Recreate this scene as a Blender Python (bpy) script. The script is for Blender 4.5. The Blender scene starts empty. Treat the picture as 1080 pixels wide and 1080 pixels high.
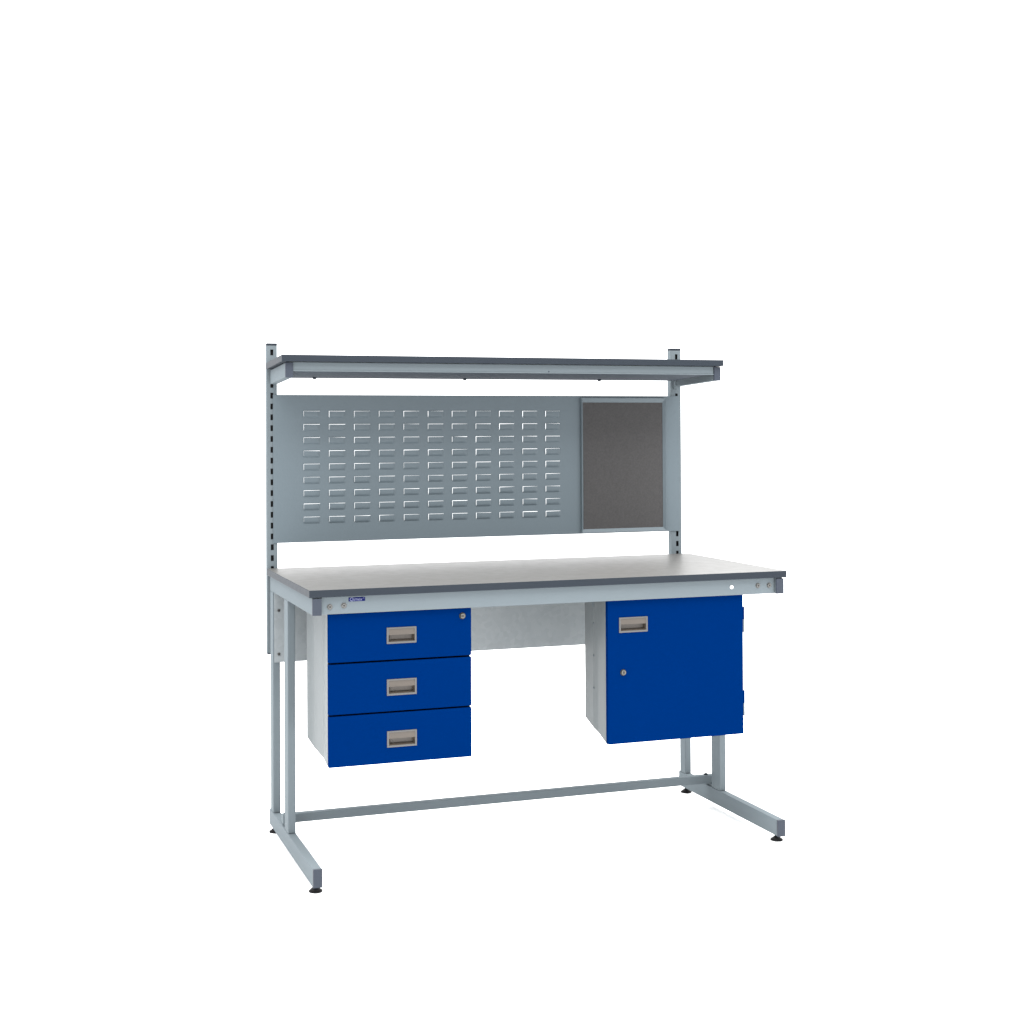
import bpy, bmesh, math, random
from mathutils import Vector, Matrix

random.seed(4)
S = bpy.context.scene
COL = S.collection

# ------------------------------------------------------------------ camera
yaw, pitch, roll = 0.329925, 0.012247, -0.004610
fw = Vector((math.sin(yaw) * math.cos(pitch), math.cos(yaw) * math.cos(pitch), math.sin(pitch)))
rt = Vector((math.cos(yaw), -math.sin(yaw), 0))
up = rt.cross(fw)
r2 = math.cos(roll) * rt + math.sin(roll) * up
u2 = -math.sin(roll) * rt + math.cos(roll) * up
cam_data = bpy.data.cameras.new("camera")
cam = bpy.data.objects.new("camera", cam_data)
COL.objects.link(cam)
M = Matrix.Identity(4)
for i in range(3):
    M[i][0], M[i][1], M[i][2] = r2[i], u2[i], -fw[i]
M[0][3], M[1][3], M[2][3] = -0.959115, -4.648978, 1.540772
cam.matrix_world = M
cam_data.sensor_width = 36.0
cam_data.sensor_fit = 'HORIZONTAL'
cam_data.lens = 1497.483 / 1080 * 36
cam_data.shift_x = (540 - 515.985) / 1080
cam_data.shift_y = (433.690 - 540) / 1080
cam_data.clip_start = 0.05
cam_data.clip_end = 500
S.camera = cam

# ------------------------------------------------------------------ white studio surround
W = bpy.data.worlds.new("World")
S.world = W
W.use_nodes = True
nt = W.node_tree
nt.nodes.clear()
wo = nt.nodes.new("ShaderNodeOutputWorld")
bg = nt.nodes.new("ShaderNodeBackground")
tc = nt.nodes.new("ShaderNodeTexCoord")
dt = nt.nodes.new("ShaderNodeVectorMath"); dt.operation = 'DOT_PRODUCT'
dt.inputs[1].default_value = (0.40, 0.91, 0.12)          # towards the lit backdrop, away from the dark studio
mr = nt.nodes.new("ShaderNodeMapRange"); mr.interpolation_type = 'SMOOTHSTEP'
mr.inputs['From Min'].default_value = -0.75
mr.inputs['From Max'].default_value = 0.45
mr.inputs['To Min'].default_value = 1.42
mr.inputs['To Max'].default_value = 2.05
nt.links.new(tc.outputs['Generated'], dt.inputs[0])
nt.links.new(dt.outputs['Value'], mr.inputs['Value'])
nt.links.new(mr.outputs['Result'], bg.inputs['Strength'])
bg.inputs['Color'].default_value = (0.985, 0.992, 1.0, 1)
nt.links.new(bg.outputs[0], wo.inputs['Surface'])


def softbox(name, loc, target, sx, sy, watts, color=(1, 1, 1)):
    ld = bpy.data.lights.new(name, 'AREA')
    ld.shape = 'RECTANGLE'
    ld.size, ld.size_y, ld.energy, ld.color = sx, sy, watts, color
    o = bpy.data.objects.new(name, ld)
    COL.objects.link(o)
    o.location = loc
    d = (Vector(target) - Vector(loc)).normalized()
    o.rotation_euler = d.to_track_quat('-Z', 'Y').to_euler()
    return o


softbox("softbox_overhead", (1.0, 0.1, 4.6), (1.0, 0.4, 0.8), 7.5, 6.5, 720, (1.0, 0.985, 0.96))

vs = S.view_settings
vs.view_transform = 'Standard'
vs.look = 'None'
vs.exposure = 0.44
vs.gamma = 1
vs.use_curve_mapping = False
S.cycles.max_bounces = 8

# ------------------------------------------------------------------ materials
def mat(name, col, rough=0.4, metal=0.0, spec=0.5, var=0.04, scale=6.0, bump=0.0, bscale=400.0, coat=0.0):
    m = bpy.data.materials.new(name)
    m.use_nodes = True
    n = m.node_tree.nodes
    l = m.node_tree.links
    b = n["Principled BSDF"]
    b.inputs['Roughness'].default_value = rough
    b.inputs['Metallic'].default_value = metal
    b.inputs['Specular IOR Level'].default_value = spec
    b.inputs['Coat Weight'].default_value = coat
    t = n.new("ShaderNodeTexCoord")
    no = n.new("ShaderNodeTexNoise")
    no.inputs['Scale'].default_value = scale
    no.inputs['Detail'].default_value = 5
    l.new(t.outputs['Object'], no.inputs['Vector'])
    mx = n.new("ShaderNodeMix"); mx.data_type = 'RGBA'
    mx.inputs[6].default_value = (*[c * (1 - var) for c in col], 1)
    mx.inputs[7].default_value = (*[min(1, c * (1 + var)) for c in col], 1)
    l.new(no.outputs['Fac'], mx.inputs[0])
    l.new(mx.outputs[2], b.inputs['Base Color'])
    rr = n.new("ShaderNodeMapRange")
    rr.inputs['To Min'].default_value = max(0.02, rough - 0.05)
    rr.inputs['To Max'].default_value = rough + 0.05
    l.new(no.outputs['Fac'], rr.inputs['Value'])
    l.new(rr.outputs['Result'], b.inputs['Roughness'])
    if bump > 0:
        n2 = n.new("ShaderNodeTexNoise")
        n2.inputs['Scale'].default_value = bscale
        n2.inputs['Detail'].default_value = 2
        l.new(t.outputs['Object'], n2.inputs['Vector'])
        bp = n.new("ShaderNodeBump")
        bp.inputs['Strength'].default_value = bump
        bp.inputs['Distance'].default_value = 0.001
        l.new(n2.outputs['Fac'], bp.inputs['Height'])
        l.new(bp.outputs['Normal'], b.inputs['Normal'])
    return m


PAINT = mat("grey_powder_coat", (0.1100, 0.1300, 0.1425), 0.55, spec=0.012, bump=0.12, bscale=600, var=0.025)
PANEL = mat("blue_grey_panel_paint", (0.0830, 0.1055, 0.1205), 0.42, spec=0.25, bump=0.10, bscale=600, var=0.02, scale=3)
CAB = mat("pale_grey_cabinet_paint", (0.112, 0.124, 0.129), 0.35, spec=0.04, bump=0.1, bscale=600, var=0.02)
BLUE = mat("blue_powder_coat", (0.0000, 0.0112, 0.0700), 0.6, spec=0.0, bump=0.12, bscale=500, var=0.03, scale=3)
CAPM = mat("slate_plastic_cap", (0.0255, 0.0315, 0.0440), 0.5, spec=0.2, var=0.03, bump=0.1, bscale=300)
TOPM = mat("grey_laminate", (0.0650, 0.0637, 0.0612), 0.42, spec=0.30, var=0.02, scale=25, bump=0.06, bscale=900)
EDGE = mat("dark_grey_edging", (0.0165, 0.0211, 0.0278), 0.5, spec=0.10, var=0.04, scale=30)
BLACK = mat("black_rubber_and_slot_shade", (0.0030, 0.0030, 0.0038), 0.6, spec=0.2, var=0.1)
CHROME = mat("bright_zinc", (0.1375, 0.1375, 0.1348), 0.3, metal=1.0, var=0.06, scale=80)
HFRAME = mat("grey_handle_frame", (0.0580, 0.0570, 0.0572), 0.4, var=0.04)
HCUP = mat("warm_grey_handle_cup", (0.0575, 0.0474, 0.0392), 0.42, var=0.06, scale=40)
LOCKM = mat("lock_barrel_metal", (0.1080, 0.1044, 0.0972), 0.3, metal=0.9, var=0.05, scale=60)
UNDER = mat('tray_underside_shade', (0.0450, 0.0530, 0.0640), 0.8, spec=0.03, var=0.05, scale=20)  # underside shade painted in as a darker tone
DARK = mat("dark_keyhole", (0.0060, 0.0060, 0.0060), 0.6, var=0.1)
FABRIC = mat("charcoal_felt", (0.0520, 0.0508, 0.0515), 0.95, spec=0.1, var=0.22, scale=160, bump=0.9, bscale=900)
INKB = mat("navy_badge", (0.0030, 0.0060, 0.0600), 0.6, spec=0.05, var=0.05)
INKW = mat("pale_blue_ink", (0.13, 0.145, 0.24), 0.4, var=0.02)
WHITE = mat("white_spot", (0.8500, 0.8500, 0.8500), 0.4, var=0.02)
FLOORM = mat("white_floor", (0.9700, 0.9700, 0.9700), 0.9, spec=0.0, var=0.004)


def galv_mat():
    m = mat("galvanised_sheet", (0.214, 0.235, 0.247), 0.42, metal=0.2, var=0.08, scale=9)
    n = m.node_tree.nodes
    l = m.node_tree.links
    b = n["Principled BSDF"]
    t = n.new("ShaderNodeTexCoord")
    v = n.new("ShaderNodeTexVoronoi")
    v.inputs['Scale'].default_value = 55
    v.inputs['Randomness'].default_value = 1
    l.new(t.outputs['Object'], v.inputs['Vector'])
    bw = n.new("ShaderNodeRGBToBW")
    l.new(v.outputs['Color'], bw.inputs[0])
    src = b.inputs['Base Color'].links[0].from_socket
    k = n.new("ShaderNodeMapRange")
    k.inputs['To Min'].default_value = 0.94
    k.inputs['To Max'].default_value = 1.06
    l.new(bw.outputs[0], k.inputs['Value'])
    mu = n.new("ShaderNodeVectorMath"); mu.operation = 'SCALE'
    l.new(src, mu.inputs[0])
    l.new(k.outputs['Result'], mu.inputs['Scale'])
    l.new(mu.outputs['Vector'], b.inputs['Base Color'])
    return m


GALV = galv_mat()

# ------------------------------------------------------------------ mesh helpers
def box(bm, x0, x1, y0, y1, z0, z1, bev=0.0012, seg=2, mi=0, skip=()):
    vs_ = [bm.verts.new(p) for p in ((x0, y0, z0), (x1, y0, z0), (x1, y1, z0), (x0, y1, z0),
                                     (x0, y0, z1), (x1, y0, z1), (x1, y1, z1), (x0, y1, z1))]
    fs = [bm.faces.new([vs_[i] for i in q]) for q in ((0, 3, 2, 1), (4, 5, 6, 7), (0, 1, 5, 4),
                                                      (1, 2, 6, 5), (2, 3, 7, 6), (3, 0, 4, 7))]
    for f in fs:
        f.material_index = mi
    if bev > 0:
        es = list({e for f in fs for e in f.edges})
        r = bmesh.ops.bevel(bm, geom=es, offset=bev, segments=seg, affect='EDGES', profile=0.6)
        for f in r['faces']:
            f.material_index = mi


def cyl(bm, c, axis, r0, r1, h, n=20, mi=0):
    """frustum from c along +axis (unit vector)"""
    a = Vector(axis).normalized()
    e1 = a.orthogonal().normalized()
    e2 = a.cross(e1)
    c = Vector(c)
    A = [bm.verts.new(c + r0 * (math.cos(2 * math.pi * i / n) * e1 + math.sin(2 * math.pi * i / n) * e2)) for i in range(n)]
    B = [bm.verts.new(c + h * a + r1 * (math.cos(2 * math.pi * i / n) * e1 + math.sin(2 * math.pi * i / n) * e2)) for i in range(n)]
    fs = [bm.faces.new((A[i], A[(i + 1) % n], B[(i + 1) % n], B[i])) for i in range(n)]
    for f in fs:
        f.smooth = n > 8
    fs += [bm.faces.new(list(reversed(A))), bm.faces.new(B)]
    for f in fs:
        f.material_index = mi


def extrude_plan(bm, plan, zb, zt, mi=0):
    """closed plan polygon (x,y), bottom height zb(y), top height zt"""
    A = [bm.verts.new((x, y, zb(y))) for x, y in plan]
    B = [bm.verts.new((x, y, zt)) for x, y in plan]
    n = len(plan)
    for i in range(n):
        bm.faces.new((A[i], A[(i + 1) % n], B[(i + 1) % n], B[i])).material_index = mi
    bm.faces.new(list(reversed(A))).material_index = mi
    bm.faces.new(B).material_index = mi


def plate_hole(bm, x0, x1, z0, z1, hx0, hx1, hz0, hz1, y0, y1, mi=0):
    """upright plate in XZ from y0 (front) to y1 with one rectangular hole"""
    out = ((x0, z0), (x1, z0), (x1, z1), (x0, z1))
    inn = ((hx0, hz0), (hx1, hz0), (hx1, hz1), (hx0, hz1))
    V = {}
    for nm, pts in (('o', out), ('i', inn)):
        for k, (x, z) in enumerate(pts):
            V[nm, k, 0] = bm.verts.new((x, y0, z))
            V[nm, k, 1] = bm.verts.new((x, y1, z))
    fs, rim = [], []
    for k in range(4):
        j = (k + 1) % 4
        fs.append(bm.faces.new((V['o', k, 0], V['o', j, 0], V['i', j, 0], V['i', k, 0])))
        fs.append(bm.faces.new((V['o', k, 1], V['i', k, 1], V['i', j, 1], V['o', j, 1])))
        fs.append(bm.faces.new((V['o', k, 0], V['o', k, 1], V['o', j, 1], V['o', j, 0])))
        fs.append(bm.faces.new((V['i', k, 0], V['i', j, 0], V['i', j, 1], V['i', k, 1])))
    for k in range(4):
        j = (k + 1) % 4
        rim.append(bm.edges.get((V['o', k, 0], V['o', j, 0])))
        rim.append(bm.edges.get((V['o', k, 0], V['o', k, 1])))
    for f in fs:
        f.material_index = mi
    bmesh.ops.bevel(bm, geom=rim, offset=0.0015, segments=2, affect='EDGES', profile=0.6)


def world_loc(o):
    v = Vector((0, 0, 0))
    while o is not None:
        v += Vector(o.location)
        o = o.parent
    return v


def obj(name, bm, mats, parent=None, label=None, origin=None):
    bmesh.ops.recalc_face_normals(bm, faces=bm.faces)
    me = bpy.data.meshes.new(name)
    bm.to_mesh(me)
    bm.free()
    for m in (mats if isinstance(mats, (list, tuple)) else [mats]):
        me.materials.append(m)
    xs = [v.co for v in me.vertices]
    lo = Vector([min(c[i] for c in xs) for i in range(3)])
    hi = Vector([max(c[i] for c in xs) for i in range(3)])
    c = Vector(origin) if origin is not None else (lo + hi) / 2
    me.transform(Matrix.Translation(-c))
    o = bpy.data.objects.new(name, me)
    COL.objects.link(o)
    o.location = c - world_loc(parent) if parent is not None else c
    o.parent = parent
    if label:
        o["label"] = label
    return o


def thing(name, loc, label, cat):
    o = bpy.data.objects.new(name, None)
    o.empty_display_size = 0.1
    COL.objects.link(o)
    o.location = loc
    o["label"] = label
    o["category"] = cat
    return o


# ------------------------------------------------------------------ setting
bm = bmesh.new()
f = [bm.verts.new(p) for p in ((-90, -90, 0), (90, -90, 0), (90, 90, 0), (-90, 90, 0))]
bm.faces.new(f)
fl = obj("floor", bm, FLOORM)
fl["kind"] = "structure"

# ------------------------------------------------------------------ workbench
L, D = 1.8, 0.8
ZT, ZB = 1.0065, 0.982
wb = thing("workbench", (0.9, 0.4, 0),
           "long grey steel workbench with louvred back panel, felt noticeboard and overhead shelf, on white floor", "workbench")

# worktop: laminate faces, darker edging round it
bm = bmesh.new()
box(bm, 0, L, 0, D, ZB, ZT, 0.0012, 2)
for fc in bm.faces:
    fc.material_index = 0 if abs(fc.normal.z) > 0.99 else 1
worktop = obj("worktop", bm, [TOPM, EDGE], wb)

# front rail
bm = bmesh.new()
box(bm, 0.044, 1.7562, 0.016, 0.040, 0.9228, ZB - 0.0004, 0.002, 3)
rail = obj("front_rail", bm, PAINT, wb)


def bolt(x, y, z, parent, r=0.0085, axis=(0, -1, 0)):
    bm = bmesh.new()
    a = Vector(axis)
    c = Vector((x, y, z))
    cyl(bm, c, axis, r * 1.15, r * 1.1, 0.0012, 24)                     # washer
    cyl(bm, c + a * 0.0012, axis, r * 0.95, r * 0.72, 0.0036, 24)          # domed head
    cyl(bm, c + a * 0.0049, axis, r * 0.42, r * 0.40, 0.0004, 6, mi=1)       # socket
    return obj("bolt", bm, [CHROME, DARK], parent)


for bx, bz in ((0.0725, 0.9480), (0.1205, 0.9505), (1.6875, 0.9545), (1.7345, 0.9538)):
    bolt(bx, 0.0158, bz, rail)
bm = bmesh.new()
cyl(bm, (1.5785, 0.0158, 0.9530), (0, -1, 0), 0.0072, 0.0066, 0.0015, 24)
obj("white_spot_disc", bm, WHITE, rail, "small added white disc")  # made-up disc standing in for a white cut-out spot

# maker's badge with pale lettering on navy
bm = bmesh.new()
box(bm, 0.1365, 0.1935, 0.0148, 0.0158, 0.9630, 0.9765, 0.0006, 1)
badge = obj("maker_badge", bm, INKB, wb, "small navy badge with pale lettering")


def text_mesh(body, size, x, y, z, parent, m):
    cu = bpy.data.curves.new("lettering", 'FONT')
    cu.body = body
    cu.size = size
    cu.extrude = 0.0002
    cu.resolution_u = 3
    cu.shear = 0.15
    cu.space_character = 1.0
    tmp = bpy.data.objects.new("lettering_curve", cu)
    COL.objects.link(tmp)
    bpy.context.view_layer.update()
    dg = bpy.context.evaluated_depsgraph_get()
    me = bpy.data.meshes.new_from_object(tmp.evaluated_get(dg))
    bpy.data.objects.remove(tmp)
    b = bmesh.new()
    b.from_mesh(me)
    bpy.data.meshes.remove(me)
    bmesh.ops.transform(b, matrix=Matrix.Translation((x, y, z)) @ Matrix.Rotation(math.radians(90), 4, 'X'), verts=b.verts)
    cyl(b, (x + 0.0495, y, z + 0.0080), (0, -1, 0), 0.0014, 0.0014, 0.0003, 10)
    for fc in b.faces:
        fc.material_index = 0
    return obj("lettering", b, m, parent)


text_mesh("Qimex", 0.0158, 0.1392, 0.0146, 0.9650, badge, INKW)

# C-frames: foot, two legs and arm each side
AX = (0.0112, 0.0418)
for side in (0, 1):
    x0, x1 = AX if side == 0 else (L - AX[1], L - AX[0])
    xm = (x0 + x1) / 2
    # worktop support arm
    bm = bmesh.new()
    box(bm, x0, x1, 0.010, 0.795, 0.9225, ZB - 0.0015, 0.003, 3)
    arm = obj("support_arm", bm, PAINT, wb)
    bm = bmesh.new()
    box(bm, x0 - 0.0004, x1 + 0.0004, 0.002, 0.0098, 0.9220, ZB - 0.0036, 0.002, 2)
    obj("end_cap", bm, CAPM, arm)
    # foot
    bm = bmesh.new()
    box(bm, x0, x1, 0.014, 0.822, 0.0222, 0.0828, 0.003, 3)
    foot = obj("foot", bm, PAINT, wb)
    bm = bmesh.new()
    box(bm, x0 - 0.0004, x1 + 0.0004, 0.002, 0.0138, 0.0218, 0.0832, 0.002, 2)
    obj("end_cap", bm, CAPM, foot)
    for ly in (0.040, 0.782):
        bm = bmesh.new()
        cyl(bm, (xm, ly, 0.0002), (0, 0, 1), 0.0235, 0.0225, 0.0042, 28)
        cyl(bm, (xm, ly, 0.0044), (0, 0, 1), 0.0215, 0.0105, 0.0095, 28)
        cyl(bm, (xm, ly, 0.0139), (0, 0, 1), 0.0080, 0.0080, 0.0085, 14)
        obj("levelling_foot", bm, BLACK, foot)
    # legs
    fy = (0.447, 0.515) if side == 0 else (0.458, 0.528)
    ry = (0.742, 0.799) if side == 0 else (0.762, 0.812)
    for (ya, yb) in (fy, ry):
        bm = bmesh.new()
        box(bm, x0 + 0.0012, x1 - 0.0012, ya, yb, 0.0832, 0.9222, 0.003, 3)
        obj("leg", bm, PAINT, wb)
    # block on the foot carrying the stretcher end, and the bolt through it
    bm = bmesh.new()
    box(bm, xm - 0.007, xm + 0.007, fy[1] + 0.001, 0.592, 0.0830, 0.0922, 0.0006, 1)
    br = obj("stretcher_bracket", bm, PAINT, wb)
    bm = bmesh.new()
    bxp = xm + (0.0015 if side == 0 else -0.021)
    cyl(bm, (bxp, 0.563, 0.1252), (0, 0, 1), 0.0085, 0.0070, 0.0065, 16)
    obj("bolt", bm, EDGE, br)

# stretcher between the frames
bm = bmesh.new()
box(bm, AX[0] + 0.002, L - AX[0] - 0.002, 0.550, 0.580, 0.0925, 0.1250, 0.003, 3)
stretcher = obj("stretcher", bm, PAINT, wb)

# galvanised modesty panel with folded lower edge
bm = bmesh.new()
box(bm, 0.0172, 1.783, 0.7365, 0.7385, 0.6545, 0.981, 0.0005, 1)
box(bm, 0.0450, 1.750, 0.7387, 0.7560, 0.6547, 0.6562, 0, 1)
mod = obj("modesty_panel", bm, GALV, wb)
for sx_ in (0.0345, 1.766):
    for sz_ in (0.852, 0.686):
        bm = bmesh.new()
        cyl(bm, (sx_, 0.7364, sz_), (0, -1, 0), 0.0062, 0.0046, 0.0026, 18)
        cyl(bm, (sx_, 0.7337, sz_), (0, -1, 0), 0.0022, 0.0022, 0.0003, 6, mi=1)
        obj("screw", bm, [CHROME, DARK], mod)


# slotted uprights behind the worktop: real slots into a hollow section
def upright(x0, x1, zb, zt, sc, dz):
    bm = bmesh.new()
    yf, yb = 0.8115, 0.840
    h = 0.0112
    zs = [zb]
    slots = []
    k = 0
    while True:
        zc = 1.839 + dz - 0.0418 * k
        if zc - h < zb + 0.02:
            break
        slots.append((zc - h, zc + h))
        k += 1
    s0, s1 = sc - 0.0058, sc + 0.0058
    fs = []

    def q(a, b, c, d):
        fs.append(bm.faces.new([bm.verts.new(p) for p in (a, b, c, d)]))
    q((x0, yf, zb), (s0, yf, zb), (s0, yf, zt), (x0, yf, zt))
    q((s1, yf, zb), (x1, yf, zb), (x1, yf, zt), (s1, yf, zt))
    edges = [zb]
    for a, b in reversed(slots):
        edges += [a, b]
    edges.append(zt)
    for i in range(0, len(edges), 2):
        q((s0, yf, edges[i]), (s1, yf, edges[i]), (s1, yf, edges[i + 1]), (s0, yf, edges[i + 1]))
    t = 0.0022                                     # sheet thickness seen in the slots
    for a, b in slots:
        q((s0, yf, a), (s1, yf, a), (s1, yf + t, a), (s0, yf + t, a))
        q((s0, yf, b), (s0, yf + t, b), (s1, yf + t, b), (s1, yf, b))
        q((s0, yf, a), (s0, yf + t, a), (s0, yf + t, b), (s0, yf, b))
        q((s1, yf, a), (s1, yf, b), (s1, yf + t, b), (s1, yf + t, a))
    q((x0, yf, zb), (x0, yf, zt), (x0, yb, zt), (x0, yb, zb))
    q((x1, yf, zb), (x1, yb, zb), (x1, yb, zt), (x1, yf, zt))
    q((x0, yb, zb), (x0, yb, zt), (x1, yb, zt), (x1, yb, zb))
    for f_ in fs:
        f_.material_index = 0
    i0 = len(fs)
    # black sheet standing in for the shade inside the section
    q((x0 + .002, yf + .012, zb), (x1 - .002, yf + .012, zb), (x1 - .002, yf + .012, zt), (x0 + .002, yf + .012, zt))
    fs[-1].material_index = 1
    bmesh.ops.remove_doubles(bm, verts=bm.verts, dist=0.00001)
    o = obj("slotted_upright", bm, [PAINT, BLACK], wb)
    bm = bmesh.new()
    box(bm, x0 - 0.0006, x1 + 0.0006, yf - 0.0006, yb + 0.0006, zt + 0.0002, zt + 0.0092, 0.0015, 2)
    obj("end_cap", bm, EDGE, o)
    bm = bmesh.new()
    box(bm, x0 - 0.0002, x1 + 0.0002, yf - 0.0002, yb + 0.0002, zb - 0.006, zb - 0.0003, 0.001, 2)
    obj("end_cap", bm, CAPM, o)
    return o


upright(0.0042, 0.0436, 0.681, 1.8655, 0.0236, 0)
upright(1.7262, 1.7738, 0.681, 1.8695, 1.7538, 0.0035)

# louvred back panel
bm = bmesh.new()
PX0, PX1, PZ0, PZ1 = 0.0268, 1.7630, 1.1025, 1.6755
PY = 0.8075
box(bm, 0.0460, 1.7235, PY + 0.0021, PY + 0.016, PZ1 - 0.0022, PZ1 - 0.0003, 0, 1)
box(bm, 0.0460, 1.7235, PY + 0.0021, PY + 0.016, PZ0 + 0.0003, PZ0 + 0.0022, 0, 1)


LW, LH = 0.0645, 0.0265
LX = [0.1463 + 0.10075 * c for c in range(11)]
LZ = [1.6122 - 0.05145 * r for r in range(9)]
# the sheet, punched through behind every louvre
gx = [PX0] + [e for x in LX for e in (x, x + LW)] + [PX1]
gz = [PZ0] + [e for z in reversed(LZ) for e in (z - LH, z)] + [PZ1]
for y in (PY, PY + 0.0012):
    G = [[bm.verts.new((x, y, z)) for z in gz] for x in gx]
    for i in range(len(gx) - 1):
        for j in range(len(gz) - 1):
            if i % 2 == 1 and j % 2 == 1:
                continue
            bm.faces.new((G[i][j], G[i + 1][j], G[i + 1][j + 1], G[i][j + 1]))
for (xa, za), (xb, zb_) in (((PX0, PZ0), (PX1, PZ0)), ((PX1, PZ0), (PX1, PZ1)), ((PX1, PZ1), (PX0, PZ1)), ((PX0, PZ1), (PX0, PZ0))):
    bm.faces.new([bm.verts.new(p) for p in ((xa, PY, za), (xb, PY, zb_), (xb, PY + 0.0012, zb_), (xa, PY + 0.0012, za))])
bmesh.ops.remove_doubles(bm, verts=bm.verts, dist=0.00002)


def louvre(bm, x, z, d=0.0045):
    """pressed tab, open along its top lip and left end, closed and rounded at the right end and foot"""
    w, h = LW, LH
    st = max(0.0003, random.gauss(0.00062, 0.00024) - (0.0002 if z > 1.6 else 0))
    sk = random.gauss(0, 0.00022)
    sl = random.uniform(-0.0006, 0.0000)
    d += random.uniform(-0.0005, 0.0005)
    nx, nz = 7, 6
    prof_x = [(0, 1), (0.5, 1), (w - 0.013, 1), (w - 0.009, 0.9), (w - 0.0055, 0.62), (w - 0.0025, 0.25), (w, 0)]
    prof_x[1] = (w * 0.45, 1)
    prof_z = [(0, 1), (0.010, 1), (0.0175, 0.97), (0.0210, 0.75), (0.0240, 0.32), (h, 0)]
    V = []
    for i, (px, kx) in enumerate(prof_x):
        row = []
        for j, (pz, kz) in enumerate(prof_z):
            k = min(kx, kz) if min(kx, kz) > 0 else 0
            k = kx * kz
            xx = x + px + (sl if i == 0 else 0)
            zz = z - pz - ((st + sk * (px / w - 0.5) * 2) if j == 0 else 0)
            row.append(bm.verts.new((xx, PY - d * k + 0.0001, zz)))
        V.append(row)
    for i in range(len(prof_x) - 1):
        for j in range(len(prof_z) - 1):
            fc = bm.faces.new((V[i][j], V[i + 1][j], V[i + 1][j + 1], V[i][j + 1]))
            fc.smooth = True


for z in LZ:
    for x in LX:
        louvre(bm, x, z)
lp = obj("louvred_panel", bm, PANEL, wb)

# noticeboard on the panel
bm = bmesh.new()
NX0, NX1, NZ0, NZ1 = 1.3090, 1.6955, 1.1055, 1.6665
fb = 0.0115
plate_hole(bm, NX0, NX1, NZ0, NZ1, NX0 + 0.0085, NX1 - 0.0135, NZ0 + 0.0160, NZ1 - 0.0190, PY - 0.0135, PY - 0.0003)
for v in bm.verts:                                     # frame section slopes back towards the felt
    if v.co.y < PY - 0.012 and NX0 + 0.006 < v.co.x < NX1 - 0.009 and NZ0 + 0.012 < v.co.z < NZ1 - 0.012:
        v.co.y += 0.0065
nb = obj("noticeboard", bm, PANEL, wb, "grey framed noticeboard of charcoal felt")
bm = bmesh.new()
box(bm, NX0 + 0.005, NX1 - 0.010, PY - 0.0060, PY - 0.0006, NZ0 + 0.012, NZ1 - 0.014, 0)
obj("felt_sheet", bm, FABRIC, nb)

# overhead shelf: board on two arms with a folded tray under it; the whole tips up a little to the front
SY0, SY1 = 0.478, 0.8045
SL = -0.050


def tip(bm):
    for v in bm.verts:
        v.co.z += SL * (v.co.y - SY0)


def splay(bm):
    """the right arm runs slightly inwards towards its upright"""
    for v in bm.verts:
        v.co.x -= 0.023 * (v.co.y - 0.500) / 0.308


bm = bmesh.new()
box(bm, 0.0, L, SY0, SY1, 1.7895, 1.8140, 0.0012, 2)
for fc in bm.faces:
    fc.material_index = 0 if fc.normal.z > 0.99 else 1
tip(bm)
board = obj("shelf_board", bm, [TOPM, EDGE], wb)
for side in (0, 1):
    x0, x1 = (0.0165, 0.0450) if side == 0 else (1.7665, 1.7950)
    bm = bmesh.new()
    box(bm, x0, x1, 0.504, 0.8075, 1.7325, 1.7865, 0.0025, 3)
    tip(bm)
    if side == 1:
        splay(bm)
    arm = obj("shelf_arm", bm, PAINT, wb)
    bm = bmesh.new()
    box(bm, x0 - 0.0004, x1 + 0.0004, 0.494, 0.5038, 1.7318, 1.7872, 0.002, 2)
    tip(bm)
    if side == 1:
        splay(bm)
    obj("end_cap", bm, CAPM, arm)
    if side == 1:
        bm = bmesh.new()
        box(bm, 1.7385, 1.7577, 0.794, 0.8105, 1.7205, 1.7850, 0.003, 2)
        tip(bm)
        obj("hook_plate", bm, PAINT, arm)
bm = bmesh.new()
box(bm, 0.0456, 1.7655, 0.500, 0.5030, 1.7560, 1.7885, 0.0010, 2)          # fascia
box(bm, 0.0456, 1.7655, 0.4965, 0.4998, 1.7552, 1.7592, 0.0012, 2)          # rolled lip
box(bm, 0.0456, 1.7430, 0.5032, 0.800, 1.7560, 1.7580, 0, 1, mi=1)           # tray bottom, its shade put into a darker colour
tip(bm)
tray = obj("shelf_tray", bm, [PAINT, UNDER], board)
for nx in (0.180, 0.790, 1.375):
    bm = bmesh.new()
    z = 1.7558 + SL * (0.76 - SY0)
    cyl(bm, (nx, 0.76, z), (0, 0, -1), 0.0080, 0.0062, 0.0072, 14)
    obj("screw", bm, EDGE, tray)
for nx in (1.05,):
    bm = bmesh.new()
    cyl(bm, (nx, 0.4998, 1.7610), (0, -1, 0), 0.0030, 0.0024, 0.0016, 12)
    obj("screw", bm, CAPM, tray)


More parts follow.
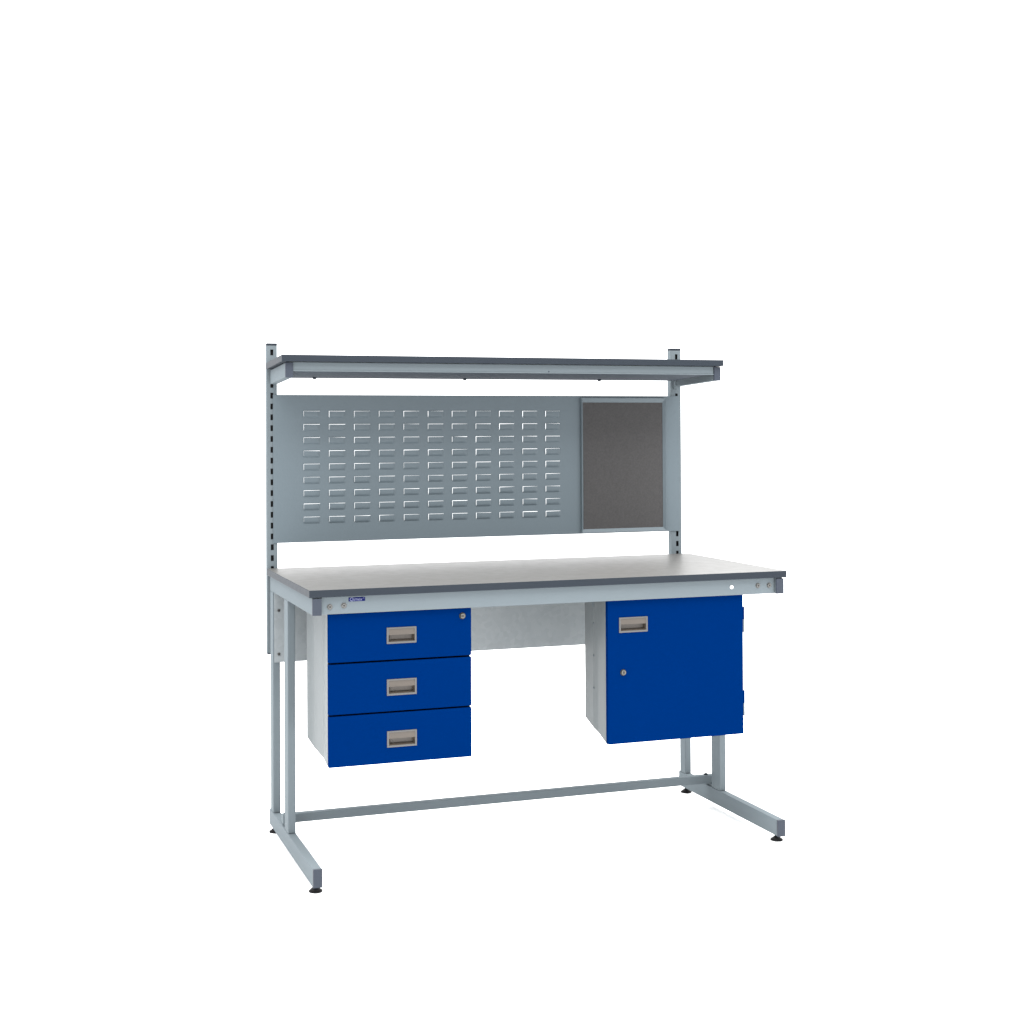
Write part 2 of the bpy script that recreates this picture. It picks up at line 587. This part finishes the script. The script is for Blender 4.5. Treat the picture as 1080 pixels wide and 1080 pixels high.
# ------------------------------------------------------------------ hanging units
def handle(parent, x0, x1, z0, z1, yf):
    """recessed pull: frame ring, hooded lip over the upper half, hollow cup behind"""
    bm = bmesh.new()
    b = 0.0065
    plate_hole(bm, x0, x1, z0, z1, x0 + b, x1 - b, z0 + b, z1 - b * 0.8, yf - 0.0028, yf - 0.0002)
    i0, i1, j0, j1 = x0 + b, x1 - b, z0 + b, z1 - b * 0.8
    zc = z0 + (z1 - z0) * 0.54
    yb = yf + 0.0175

    def q(*p):
        fc = bm.faces.new([bm.verts.new(v) for v in p])
        fc.material_index = 1
    # hood
    q((i0, yf - 0.0008, j1), (i1, yf - 0.0008, j1), (i1, yf - 0.0024, zc), (i0, yf - 0.0024, zc))
    q((i0, yf - 0.0024, zc), (i1, yf - 0.0024, zc), (i1, yf + 0.0015, zc), (i0, yf + 0.0015, zc))
    q((i0, yf + 0.0015, zc), (i1, yf + 0.0015, zc), (i1, yf + 0.0015, j1), (i0, yf + 0.0015, j1))
    # cup
    q((i0, yf - 0.0004, j0), (i1, yf - 0.0004, j0), (i1 - 0.004, yb, j0 + 0.006), (i0 + 0.010, yb, j0 + 0.006))
    q((i0, yf - 0.0004, j0), (i0 + 0.010, yb, j0 + 0.006), (i0 + 0.010, yb, j1), (i0, yf - 0.0004, j1))
    q((i1, yf - 0.0004, j0), (i1, yf - 0.0004, j1), (i1 - 0.004, yb, j1), (i1 - 0.004, yb, j0 + 0.006))
    q((i0 + 0.010, yb, j0 + 0.006), (i1 - 0.004, yb, j0 + 0.006), (i1 - 0.004, yb, j1), (i0 + 0.010, yb, j1))
    q((i0, yf + 0.0015, j1), (i1, yf + 0.0015, j1), (i1 - 0.004, yb, j1), (i0 + 0.010, yb, j1))
    me = obj("handle", bm, [HFRAME, HCUP], parent)
    return me


def lock(parent, x, z, yf, vertical):
    bm = bmesh.new()
    cyl(bm, (x, yf - 0.0001, z), (0, -1, 0), 0.0118, 0.0112, 0.0022, 28, mi=1)
    cyl(bm, (x, yf - 0.0023, z), (0, -1, 0), 0.0094, 0.0084, 0.0050, 28)
    w, h = (0.0018, 0.0062) if vertical else (0.0062, 0.0018)
    box(bm, x - w - (0 if vertical else .002), x + w - (0 if vertical else .002), yf - 0.0078, yf - 0.0068, z - h, z + h, 0, 1, mi=1)
    cyl(bm, (x, yf - 0.0070, z), (0, -1, 0), 0.0030, 0.0030, 0.0010, 12, mi=1)
    return obj("lock", bm, [LOCKM, DARK], parent)


def carcass(parent, x0, x1, yf, yb, z0f, z0b, zt, depth, ga, gb):
    """thin steel shell, open at the front, left side bent to imitate reflected bands, base rising to the rear"""
    zb = lambda y: z0f + (z0b - z0f) * (y - yf) / (yb - yf)
    bm = bmesh.new()
    t = 0.0015
    ch = depth  # depth of the added bend that imitates reflection bands
    dp = yb - yf
    pl = [(x0 + 0.002, yf), (x0 + 0.002, yf + dp * 0.10), (x0 + ch, yf + dp * ga * 0.85), (x0 + ch, yf + dp * ga),
          (x0, yf + dp * gb), (x0, yb)]
    inner = [(x + t, y) for x, y in reversed(pl)]
    extrude_plan(bm, pl + inner, zb, zt)
    extrude_plan(bm, [(x1 - t, yf), (x1, yf), (x1, yb), (x1 - t, yb)], zb, zt)
    extrude_plan(bm, [(x0 + t, yb - t), (x1 - t, yb - t), (x1 - t, yb - 0.0001), (x0 + t, yb - 0.0001)], zb, zt - 0.0005)
    # base and lid
    for za, zc in ((0.001, 0.003), (None, None)):
        pts = []
        if za is not None:
            lo = lambda y: zb(y) + 0.0008
            hi = lambda y: zb(y) + 0.0023
        else:
            lo = lambda y: zt - 0.0030
            hi = lambda y: zt - 0.0012
        a = [bm.verts.new((x, y, lo(y))) for x, y in ((x0 + ch + t, yf + .001), (x1 - t, yf + .001), (x1 - t, yb - t), (x0 + ch + t, yb - t))]
        b = [bm.verts.new((v.co.x, v.co.y, hi(v.co.y))) for v in a]
        bm.faces.new(list(reversed(a))); bm.faces.new(b)
        for i in range(4):
            j = (i + 1) % 4
            bm.faces.new((a[i], a[j], b[j], b[i]))
    c = obj("carcass", bm, CAB, parent)
    return c


# drawer unit
DX0, DX1 = 0.0700, 0.5745
YF = 0.030
du = thing("drawer_unit", ((DX0 + DX1) / 2, 0.21, 0.407),
           "hanging unit of three stacked blue drawers with recessed handles, under left half of worktop", "drawer unit")
c1 = carcass(du, DX0, DX1, YF + 0.0195, 0.386, 0.4085, 0.4400, 0.9215, 0.0060, 0.30, 0.64)
bm = bmesh.new()
for hy in (0.12, 0.30):
    box(bm, DX0 + 0.010, DX1 - 0.010, hy, hy + 0.03, 0.9217, 0.9815, 0.001, 1)
obj("hanger_rail", bm, CAB, du)
bm = bmesh.new()
box(bm, DX0 - 0.0012, DX0 - 0.0001, 0.288, 0.304, 0.888, 0.9205, 0.0004, 1)
obj("hanger_tab", bm, PAINT, du)
drz = ((0.7578, 0.9208), (0.5835, 0.7515), (0.4075, 0.5775))
for i, (z0, z1) in enumerate(drz):
    hx0, hz1 = (0.2712, 0.8672 - 0.1753 * i)
    hx1, hz0 = hx0 + 0.1052, hz1 - 0.0555
    bm = bmesh.new()
    plate_hole(bm, DX0 + 0.0012, DX1 - 0.0006, z0, z1, hx0 + 0.004, hx1 - 0.004, hz0 + 0.004, hz1 - 0.003, YF, YF + 0.018)
    # sheet-metal drawer box behind the front
    bx0, bx1, by0, by1 = DX0 + 0.022, DX1 - 0.022, YF + 0.0181, 0.35
    bz0, bz1 = max(z0 + 0.03, 0.455), z1 - 0.03
    for bb in ((bx0, bx0 + .002, by0, by1), (bx1 - .002, bx1, by0, by1), (bx0 + .002, bx1 - .002, by1 - .002, by1)):
        box(bm, *bb, bz0, bz1, 0, 1, mi=1)
    box(bm, bx0 + .002, bx1 - .002, by0, by1 - .002, bz0, bz0 + .002, 0, 1, mi=1)
    lab = ("top blue drawer with round key lock" if i == 0 else None)
    dr = obj("drawer", bm, [BLUE, CAB], du, lab)
    handle(dr, hx0, hx1, hz0, hz1, YF)
    if i == 0:
        lock(dr, 0.5415, 0.8948, YF, False)

# cupboard
CX0, CX1 = 1.0862, 1.6325
cu = thing("cupboard", ((CX0 + CX1) / 2, 0.14, 0.408),
           "hanging cupboard with single plain blue door, lock and side hinges, under right half of worktop", "cupboard")
c2 = carcass(cu, CX0, CX1, YF + 0.0195, 0.238, 0.4095, 0.4690, 0.9225, 0.0035, 0.42, 0.60)
bm = bmesh.new()
for hy in (0.09, 0.19):
    box(bm, CX0 + 0.010, CX1 - 0.010, hy, hy + 0.03, 0.9227, 0.9815, 0.001, 1)
obj("hanger_rail", bm, CAB, cu)
bm = bmesh.new()
box(bm, CX0 - 0.0012, CX0 - 0.0001, 0.154, 0.164, 0.886, 0.9220, 0.0004, 1)
obj("hanger_tab", bm, PAINT, cu)
for hz in (0.8268, 0.7086, 0.5906):
    bm = bmesh.new()
    cyl(bm, (CX0 - 0.0001, 0.157, hz), (-1, 0, 0), 0.0042, 0.0036, 0.0012, 14)
    cyl(bm, (CX0 - 0.0014, 0.157, hz), (-1, 0, 0), 0.0018, 0.0018, 0.0003, 8, mi=1)
    obj("screw", bm, [PAINT, DARK], c2)
bm = bmesh.new()
chx0, chx1, chz0, chz1 = 1.1312, 1.2440, 0.8055, 0.8605
plate_hole(bm, CX0 + 0.0015, CX1 - 0.0002, 0.4080, 0.9232, chx0 + 0.004, chx1 - 0.004, chz0 + 0.004, chz1 - 0.003, YF, YF + 0.019)
door = obj("door", bm, BLUE, cu)
handle(door, chx0, chx1, chz0, chz1, YF)
lock(door, 1.1467, 0.6632, YF, True)
for z0 in (0.782, 0.4735):
    bm = bmesh.new()
    hxc = CX1 + 0.0050
    cyl(bm, (hxc, YF + 0.008, z0 + 0.0475), (0, 0, 1), 0.0046, 0.0046, 0.0460, 16, mi=0)
    cyl(bm, (hxc, YF + 0.008, z0), (0, 0, 1), 0.0046, 0.0046, 0.0462, 16, mi=1)
    obj("hinge", bm, [BLUE, PAINT], door)
